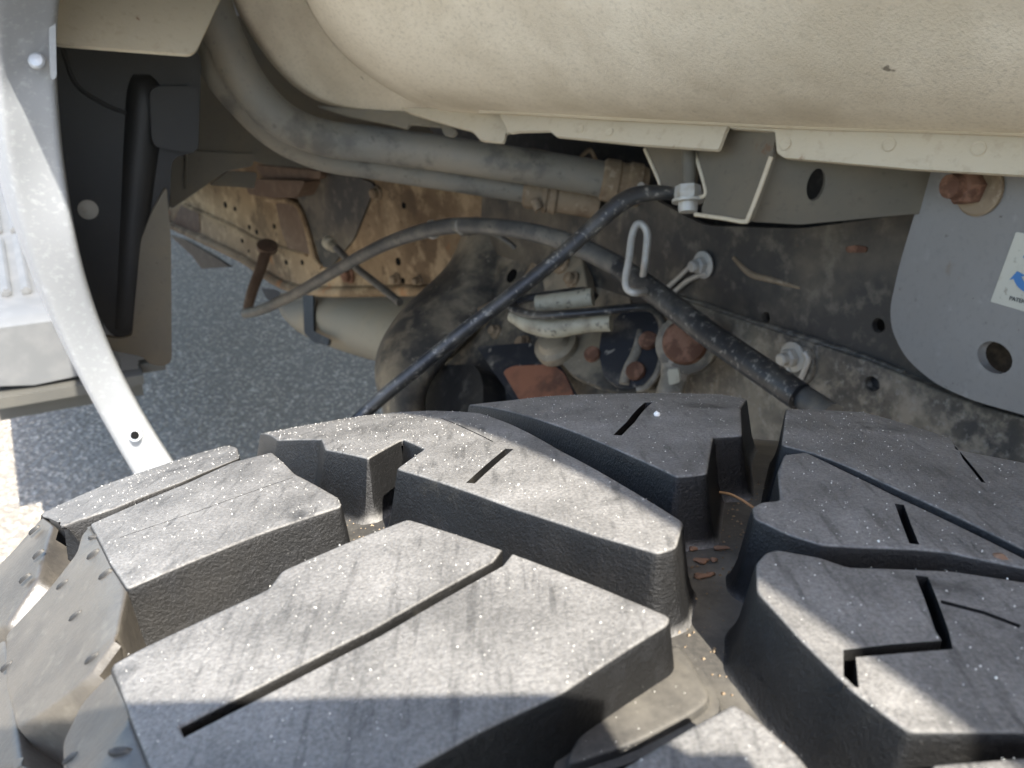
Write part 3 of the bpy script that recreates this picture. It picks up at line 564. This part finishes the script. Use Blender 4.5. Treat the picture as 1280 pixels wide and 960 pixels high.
boxw('board_skirt', (-.205, y0-.012, zt-.155), (.05, y0+1.9, zt-.070), m_stepdark, bd, .035)

# ------------------------------------------------------------------ the tyre
R0, KC, DEP = .42, .774, .0150
SL = math.tan(math.radians(40))
CTv = CT; BTm = BT
def tray(px, py): return BTm[2] + (px-640)/FPX*BTm[0] - (py-480)/FPX*BTm[1]
XC_T = [math.radians(v) for v in (-12, -1, 7, 14)]; XC_V = None
def crown(x): return R0-KC*x*x
def xedge(th):
    if XC_V is None: return .5
    return float(np.interp(th, XC_T, XC_V))
def rsurf(x, th):
    e = xedge(th)
    if x < -e: return crown(e)-(-x-e)*SL
    if x > .125: return crown(.125)-(x-.125)*SL
    return crown(x)
def thit(px, py, off=0.):
    """where the line of sight to a landmark meets the tread surface: (x, theta)"""
    r = tray(px, py); best = (9, .1)
    def f(t):
        q = CTv+r*t; th = math.atan2(q[1], q[2]); return math.hypot(q[1], q[2])-rsurf(q[0], th)-off, q, th
    t = .03; prev = t
    while t < .5:
        g, q, th = f(t)
        if g < best[0]: best = (g, t)
        if g < 0:
            a, b = prev, t
            for _ in range(30):
                m_ = (a+b)/2
                if f(m_)[0] < 0: b = m_
                else: a = m_
            g, q, th = f(b); return (q[0], th)
        prev = t; t += .001
    g, q, th = f(best[1]); return (q[0], th)
ed = sorted([thit(*q) for q in ((48, 636), (132, 695), (140, 790), (158, 895))], key=lambda e: e[1])
XC_T = [e[1] for e in ed]; XC_V = [-e[0] for e in ed]
def tw(x, s, h):
    """tread coordinates (across, along in metres, height over the block tops) to wheel coordinates"""
    th = s/R0; r = rsurf(x, th); e = xedge(th)
    if x < -e:   return Vector((x-h*0.643, (r+h*.766)*math.sin(th), (r+h*.766)*math.cos(th)))
    if x > .125: return Vector((x+h*0.643, (r+h*.766)*math.sin(th), (r+h*.766)*math.cos(th)))
    return Vector((x, (r+h)*math.sin(th), (r+h)*math.cos(th)))
tyre = bpy.data.objects.new('front_wheel', None); COL.objects.link(tyre); tyre.parent = truck
MW = Matrix.Identity(4)
for i in range(3):
    for j in range(3): MW[i][j] = RT[i][j]
    MW[i][3] = WHEEL[i]
tyre.matrix_world = MW
def densify(pts, flags, step=.0035):
    P2, F2 = [], []; n = len(pts)
    for i in range(n):
        a, b = pts[i], pts[(i+1) % n]; k = max(1, int(math.dist(a, b)/step))
        for j in range(k):
            t = j/k; P2.append((a[0]+(b[0]-a[0])*t, a[1]+(b[1]-a[1])*t)); F2.append(flags[i] and (j == 0 or flags[(i+1) % n]))
    return P2, F2
def miter(pts):
    n = len(pts); out = []
    for i in range(n):
        a, b, c = Vector(pts[i-1]), Vector(pts[i]), Vector(pts[(i+1) % n])
        e1 = (b-a).normalized() if (b-a).length > 1e-9 else Vector((1, 0)); e2 = (c-b).normalized() if (c-b).length > 1e-9 else e1
        n1 = Vector((-e1.y, e1.x)); n2 = Vector((-e2.y, e2.x)); m_ = n1+n2
        if m_.length < 1e-4: m_ = n1
        m_.normalize(); k = 1/max(.45, m_.dot(n1)); out.append(m_*k)
    return out
def slot(line, w):
    """closed outline of a narrow slot along a polyline"""
    L, Rr = [], []
    for i, p in enumerate(line):
        a = Vector(line[max(0, i-1)]); b = Vector(line[min(len(line)-1, i+1)]); t = (b-a).normalized(); nn = Vector((-t.y, t.x))*w/2
        L.append(tuple(Vector(p)+nn)); Rr.append(tuple(Vector(p)-nn))
    return L, Rr
BLOCKS = []
def block(name, pix, slits=(), slots=(), depth=DEP, drop=0., material=None, draft=.0020, soft=.00045, xs=None, parent=None, cr=.0010, steps=None):
    """one tread block: outline on the tread surface, open slits from an edge, closed slots inside"""
    if xs is None: xs = [(q[0], q[1]*R0) for q in (thit(*p, -drop) for p in pix)]
    pts = ccw(xs); pts = rounded(pts, cr, 3); flags = [False]*len(pts)
    for line, w in slits:
        ln = [(q[0], q[1]*R0) for q in (thit(*p) for p in line)]
        # find the outline edge nearest to the mouth of the slit
        best = None
        for i in range(len(pts)):
            a, b = Vector(pts[i]), Vector(pts[(i+1) % len(pts)]); q = Vector(ln[0]); d = b-a
            t = max(.05, min(.95, (q-a).dot(d)/max(1e-12, d.length_squared))); dist = (a+d*t-q).length
            if best is None or dist < best[0]: best = (dist, i, a+d*t)
        ln[0] = tuple(best[2]); L, Rr = slot(ln, w)
        i = best[1]; a, b = Vector(pts[i]), Vector(pts[(i+1) % len(pts)]); d = (b-a).normalized()
        # walking the outline a->b: enter on the side met first
        if (Vector(L[0])-Vector(ln[0])).dot(d) < 0: seq = L+Rr[::-1]
        else: seq = Rr+L[::-1]
        seq[0] = tuple(best[2]-d*w/2); seq[-1] = tuple(best[2]+d*w/2)
        pts = pts[:i+1]+seq+pts[i+1:]; flags = flags[:i+1]+[True]*len(seq)+flags[i+1:]
    pts, flags = densify(pts, flags); N_ = miter(pts)
    rings = [(soft*2.1, 0), (soft*1.0, -soft*.06), (soft*.35, -soft*.35), (0, -soft), (-.0002, -soft-.0010), (-draft*.8, -(depth-.0045)), (-draft-.0004, -(depth-.0018)), (-draft-.0012, -(depth-.0002)), (-draft-.0026, -(depth+.0008))]
    def ringpts(d):
        return [(p[0]+m_.x*(min(d, .0004) if fl else d) if d > 0 or not fl else p[0], p[1]+m_.y*(min(d, .0004) if fl else d) if d > 0 or not fl else p[1]) for p, m_, fl in zip(pts, N_, flags)]
    hs = []
    for line, w in slots:
        ln = [(q[0], q[1]*R0) for q in (thit(*p) for p in line)]; L, Rr = slot(ln, w); h = ccw(L+Rr[::-1]); h, _ = densify(h, [False]*len(h), .002); hs.append(h)
    r0 = ringpts(rings[0][0])
    x0, x1 = min(p[0] for p in r0), max(p[0] for p in r0); s0, s1 = min(p[1] for p in r0), max(p[1] for p in r0); gstep = .004; inner = []
    a = x0
    while a < x1:
        b = s0
        while b < s1:
            q = (a+rnd.uniform(-.0005, .0005), b+rnd.uniform(-.0005, .0005))
            if inpoly(q, r0) and not any(inpoly(q, h) for h in hs) and min(math.dist(q, z) for z in r0) > .0014: inner.append(q)
            b += gstep
        a += gstep
    vs, tr = cdt(r0, hs, inner)
    V = [tw(v[0], v[1], -drop) for v in vs]; Fc = []
    for t in tr:
        A2 = [vs[i] for i in t]; Fc.append(tuple(t) if area(A2) > 0 else tuple(t)[::-1])
    n = len(pts); base = []
    for d, h in rings:
        base.append(len(V)); V += [tw(x, s, h-drop) for x, s in ringpts(d)]
    for k in range(len(rings)-1):
        for i in range(n):
            j = (i+1) % n; Fc.append((base[k]+j, base[k]+i, base[k+1]+i, base[k+1]+j))
    for h in hs:
        b = len(V); V += [tw(x, s, -drop) for x, s in h]; V += [tw(x, s, -drop-.010) for x, s in h]; m_ = len(h)
        for i in range(m_): j = (i+1) % m_; Fc.append((b+i, b+j, b+m_+j, b+m_+i))
        Fc.append(tuple(b+m_+i for i in range(m_)))
    o = mesh_obj(name, V, Fc, material or m_rubber, parent or tyre, True, 40)
    bm = bmesh.new(); bm.from_mesh(o.data); bmesh.ops.remove_doubles(bm, verts=bm.verts[:], dist=1e-5); bm.to_mesh(o.data); bm.free()
    o.data.set_sharp_from_angle(angle=math.radians(42))
    BLOCKS.append((o, [(p[0], p[1]) for p in pts], hs, drop))
    return o

# carcass: groove floor, shoulders, sidewalls
def carc(th):
    e = xedge(th); pr = []
    for x in np.linspace(-e, .125, 25): pr.append(tw(x, th*R0, -DEP))
    L = [tw(-e-.004, th*R0, -DEP*.95), tw(-e-.02, th*R0, -DEP*.9), tw(-e-.04, th*R0, -DEP*.75), tw(-e-.058, th*R0, -DEP*.6)]
    r = math.hypot(L[-1].y, L[-1].z)
    def rp(x, rr): return Vector((x, rr*math.sin(th), rr*math.cos(th)))
    xo = L[-1].x
    L += [rp(xo-.008, r-.02), rp(xo-.010, r-.05), rp(xo, r-.085), rp(xo+.03, .245), rp(xo+.035, .235), rp(xo+.05, .235)]
    Rr = [tw(.130, th*R0, -DEP), tw(.15, th*R0, -DEP*.9), tw(.165, th*R0, -DEP*.8), rp(.172, .34), rp(.165, .29), rp(.14, .245), rp(.13, .235), rp(.115, .235)]
    return L[::-1]+pr+Rr
nth = 260; V = []; Fc = []
for i in range(nth): V += carc(-math.pi+2*math.pi*i/nth)
k = len(V)//nth
for i in range(nth):
    for j in range(k-1): a = i*k+j; b = ((i+1) % nth)*k+j; Fc.append((a, a+1, b+1, b))
mesh_obj('tyre_carcass', V, Fc, m_groove, tyre, True, 50)
lathe('rim', (-.12, 0, 0), (1, 0, 0), [(.03, .05), (.06, .04), (.09, .045), (.19, .06), (.215, .03), (.237, .0), (.240, .01), (.228, .03), (.225, .22), (.236, .25), (.20, .24), (.03, .10)], m_steel, tyre, 48)

TB = 'tread_block'
blkA = block(TB, [(325, 541), (346, 550), (401, 549), (406, 562), (460, 573), (503, 549), (530, 561), (495, 586), (640, 635), (740, 668), (822, 692), (846, 684), (855, 652), (780, 606), (700, 562), (640, 530), (600, 516), (540, 513), (444, 521)],
      slots=[([(588, 604), (612, 582), (637, 561)], .0020), ([(552, 523), (585, 537), (616, 552)], .00035)])
blkG = block(TB, [(628, 512), (681, 527), (780, 566), (845, 596), (884, 592), (892, 546), (928, 544), (926, 510), (934, 499), (900, 493), (800, 488), (700, 492), (640, 500), (585, 506)],
      slots=[([(772, 544), (788, 528), (800, 513), (811, 503)], .0020)])
block(TB, [(112, 655), (235, 603), (292, 577), (340, 565), (369, 592), (424, 622), (428, 632), (330, 665), (240, 701), (158, 736), (138, 706)], slots=[([(150, 672), (250, 638), (366, 597)], .0003)])
blkC = block(TB, [(135, 838), (335, 736), (352, 713), (430, 679), (510, 648), (580, 670), (660, 698), (750, 733), (838, 770), (836, 780), (780, 815), (700, 868), (600, 915), (520, 960), (440, 1010), (230, 1060), (186, 960)],
      slits=[([(632, 690), (622, 704), (470, 790), (330, 862), (228, 914)], .0020)])
block(TB, [(918, 878), (860, 910), (780, 958), (700, 1010), (720, 1120), (1010, 1120), (1040, 1000), (1000, 945), (955, 905)])
block('tie_bar', [(770, 842), (850, 800), (890, 872), (868, 890), (790, 930), (700, 960)], depth=.006, drop=.0085, material=m_groove, cr=.003)
# right half
block(TB, [(982, 511), (1080, 515), (1190, 548), (1196, 562), (1300, 582), (1380, 610), (1380, 740), (1280, 687), (1120, 611), (1050, 579), (1015, 566), (976, 556)],
      slits=[([(1194, 556), (1206, 574), (1230, 604)], .0016)])
block(TB, [(980, 568), (1008, 565), (1060, 590), (1125, 622), (1280, 697), (1400, 760), (1400, 735), (1400, 790), (1290, 712), (1230, 700), (1185, 690), (1140, 686), (1080, 684), (1027, 681), (985, 668), (942, 648), (939, 634), (951, 627), (974, 625), (971, 590)],
      slits=[([(1121, 621), (1130, 645), (1146, 685)], .0014)][:0], slots=[([(1124, 630), (1133, 655), (1143, 680)], .0016)])
block(TB, [(944, 704), (957, 690), (970, 686), (1025, 696), (1060, 708), (1150, 711), (1190, 713), (1290, 728), (1400, 750), (1420, 905), (1300, 916), (1135, 916), (1062, 862), (1000, 800), (945, 740)],
      slots=[([(1152, 720), (1164, 750), (1178, 790), (1184, 806), (1120, 811), (1062, 817), (1064, 858)], .0019), ([(1176, 752), (1230, 766), (1275, 783)], .0010)])
block(TB, [(1160, 955), (1290, 945), (1420, 940), (1420, 1150), (1240, 1080)])
# low lug beside the shoulder block, and the lugs that wrap over the shoulder
block('shoulder_bar', [(50, 636), (130, 606), (200, 582), (283, 554), (297, 560), (300, 572), (232, 600), (150, 632), (74, 660), (56, 652)], drop=.0015, depth=.0135)
SH = 'shoulder_lug'
block(SH, [(113, 656), (139, 700), (160, 737), (148, 795), (104, 850), (60, 884), (18, 912), (4, 860), (4, 795), (60, 735), (92, 694)], material=m_shoulder, soft=.0004, drop=.0006, cr=.0012)
block(SH, [(138, 838), (164, 900), (190, 962), (210, 1040), (60, 1080), (74, 930), (98, 880)], material=m_shoulder, soft=.0004, drop=.0006, cr=.0012)
block(SH, [(46, 640), (60, 658), (40, 725), (0, 785), (-40, 800), (-20, 720), (10, 690)], material=m_shoulder, soft=.0006, drop=.002)
block(SH, [(-2, 800), (10, 900), (18, 960), (-60, 980), (-70, 850)], material=m_shoulder, soft=.0006, drop=.002)
# spew marks on the shoulder lugs
for (x, y) in ((113, 690), (128, 715), (91, 767), (111, 820), (75, 728), (45, 690), (28, 720), (150, 935), (84, 945), (40, 660), (5, 830), (120, 668)):
    q = thit(x, y); w0 = tw(q[0], q[1]*R0, -.0006); w1 = tw(q[0], q[1]*R0, .001)
    sm = lathe('spew_mark', Vector((0, 0, 0)), (0, 0, 1), [(.0012, -.0004), (.0011, .0002), (.0006, .0005)], m_groove, tyre, 12)
    zz = (w1-w0).normalized(); yy = (tw(q[0]-.002, q[1]*R0, -.0006)-w0).normalized(); yy = (yy-zz*yy.dot(zz)).normalized(); xx = yy.cross(zz)
    sm.matrix_local = Matrix(((xx.x*.55, yy.x*1.5, zz.x, w0.x), (xx.y*.55, yy.y*1.5, zz.y, w0.y), (xx.z*.55, yy.z*1.5, zz.z, w0.z), (0, 0, 0, 1)))

# the rest of the tread, out of sight: alike blocks copied round the wheel
def gen(poly): return block(TB, None, xs=[(x, a*R0) for x, a in poly], draft=.002)
p0 = math.radians(60)
gl = gen([(-.115, p0), (-.115, p0+.085), (-.03, p0+.06), (-.012, p0+.03), (-.02, p0-.02)])
gr = gen([(.02, p0-.02), (.012, p0+.02), (.03, p0+.06), (.115, p0+.09), (.115, p0+.01)])
step_ = math.radians(8.4)
for srcb, kk in ((gl, 0), (gr, .3)):
    for i in range(1, 34):
        c = srcb.copy(); COL.objects.link(c); c.parent = tyre; c.rotation_euler = (-(i+kk)*step_, 0, 0)
vis_blocks = BLOCKS[:-2]

# ------------------------------------------------------------------ small loose things on the tread
def world(x, s, h): return MW @ tw(x, s, h)
V = []; Fc = []
tot = 0
for o, poly, hs, drop in vis_blocks:
    if o.name.startswith('shoulder_lug'): continue
    xs = [p[0] for p in poly]; ss = [p[1] for p in poly]
    A2 = (max(xs)-min(xs))*(max(ss)-min(ss)); nn = int(A2*85000)
    for _ in range(nn):
        q = (rnd.uniform(min(xs), max(xs)), rnd.uniform(min(ss), max(ss)))
        if not inpoly(q, poly) or any(inpoly(q, h) for h in hs): continue
        r = rnd.choice((.00006, .00007, .00008, .0001, .0001, .00013, .00017)) * (2.2 if rnd.random() < .02 else 1)
        b = len(V); h0 = -drop
        for dx, ds, dh in ((1, 0, 0), (-.6, .8, 0), (-.5, -.9, 0), (.1, .1, 1.1)):
            V.append(world(q[0]+dx*r*rnd.uniform(.7, 1.3), q[1]+ds*r*rnd.uniform(.7, 1.3), h0+dh*r))
        Fc += [(b, b+1, b+3), (b+1, b+2, b+3), (b+2, b, b+3)]
gr_o = mesh_obj('grit', V, Fc, m_grit); gr_o['kind'] = 'stuff'; gr_o['label'] = 'fine pale sand grains sprinkled over the black tread blocks'; gr_o['category'] = 'grit'
V = []; Fc = []
for _ in range(5200):
    q = (rnd.uniform(-.10, .11), rnd.uniform(-.01, .13))
    if any(inpoly(q, bl[1]) for bl in vis_blocks): continue
    r = rnd.choice((.00012, .00015, .0002, .00026, .0004)); b = len(V)
    for dx, ds, dh in ((1, 0, 0), (-.6, .8, 0), (-.5, -.9, 0), (.1, .1, 1.0)):
        V.append(world(q[0]+dx*r*rnd.uniform(.7, 1.3), q[1]+ds*r*rnd.uniform(.7, 1.3), -DEP+.0001+dh*r))
    Fc += [(b, b+1, b+3), (b+1, b+2, b+3), (b+2, b, b+3)]
gd = mesh_obj('groove_dirt', V, Fc, m_clamp); gd['kind'] = 'stuff'; gd['label'] = 'dry brown dirt grains packed along the tread groove floor'; gd['category'] = 'dirt'
def flake(px, py, a, b, lab):
    """a small flat stone lying on the groove floor or wedged between blocks"""
    q = thit(px, py, -DEP); c = world(q[0], q[1]*R0, -DEP+.0004); u = (world(q[0]+.001, q[1]*R0, -DEP)-world(q[0], q[1]*R0, -DEP)).normalized()
    w_ = (world(q[0], q[1]*R0+.001, -DEP)-world(q[0], q[1]*R0, -DEP)).normalized(); nn = u.cross(w_)
    bm = bmesh.new(); bmesh.ops.create_icosphere(bm, subdivisions=2, radius=1)
    for v in bm.verts:
        k = 1+.28*math.sin(3*math.atan2(v.co.y, v.co.x)+a*9e3)+rnd.uniform(-.12, .12); x, y, z = v.co*k; v.co = u*x*a+w_*y*b+nn*z*.0004
    o = bm_obj('stone_flake', bm, m_flake, None, True, 50); o.location = c
    o['label'] = lab; o['category'] = 'stone flake'; o['group'] = 'rusty flakes in the tread groove'

for x, y, a, b, lab in ((866, 688, .0009, .0007, 'tiny round rust brown flake in groove beside the slotted block'), (877, 703, .0014, .0010, 'largest rust brown flake in the tread groove'),
                        (900, 687, .0016, .0007, 'long narrow rust brown flake in the tread groove'), (892, 702, .0008, .0006, 'small rust flake right next to the largest flake'),
                        (876, 722, .0016, .0009, 'ragged rust brown flake against the groove wall'), (888, 720, .0008, .0006, 'small rust flake beside the ragged flake')):
    flake(x, y, a, b, lab)
fb = [Vector(MW @ tw(*(lambda q: (q[0], q[1]*R0))(thit(x, y, -DEP)), h)) for x, y, h in ((896, 628, -DEP+.0025), (910, 634, -DEP+.0032), (925, 640, -DEP+.0030), (941, 643, -DEP+.0016))]
fo = tube('dry_grass_blade', fb, .00032, m_fibre, None, 6, 6); fo['label'] = 'dry orange grass blade lying across the tread groove'; fo['category'] = 'grass blade'
def pebble(px, py, r, off, lab, m_):
    q = thit(px, py, off); bm = bmesh.new(); bmesh.ops.create_icosphere(bm, subdivisions=2, radius=r)
    for v in bm.verts: v.co *= 1+rnd.uniform(-.2, .2)
    o = bm_obj('pebble', bm, m_, None, True, 40); o.location = world(q[0], q[1]*R0, off+r*.6)
    o['label'] = lab; o['category'] = 'pebble'
pebble(674, 531, .0030, -.006, 'tan pebble wedged in the narrow groove beyond the slotted block', m_clamp)
pebble(821, 520, .0008, 0, 'white pebble beside the crooked sipe of the farthest tread block', m_grit)
pebble(1248, 709, .0016, -.002, 'brown pebble stuck in the dark groove near the steel plate', m_flake)

# the telephone the picture is taken with: it stands behind the lens and shades the near end of the tread
bm = bmesh.new(); bmesh.ops.create_cube(bm, size=1)
for v in bm.verts: v.co = Vector((v.co.x*.162-.014, v.co.y*.072-.014, v.co.z*.008+.008))
bmesh.ops.bevel(bm, geom=[e for e in bm.edges if abs((e.verts[0].co-e.verts[1].co).normalized().z) > .9], offset=.009, segments=5, affect='EDGES')
ph = bm_obj('smartphone', bm, m_ink, None, True, 40); ph.matrix_world = M
ph['label'] = 'black smartphone close above the tyre tread, shading it'; ph['category'] = 'smartphone'
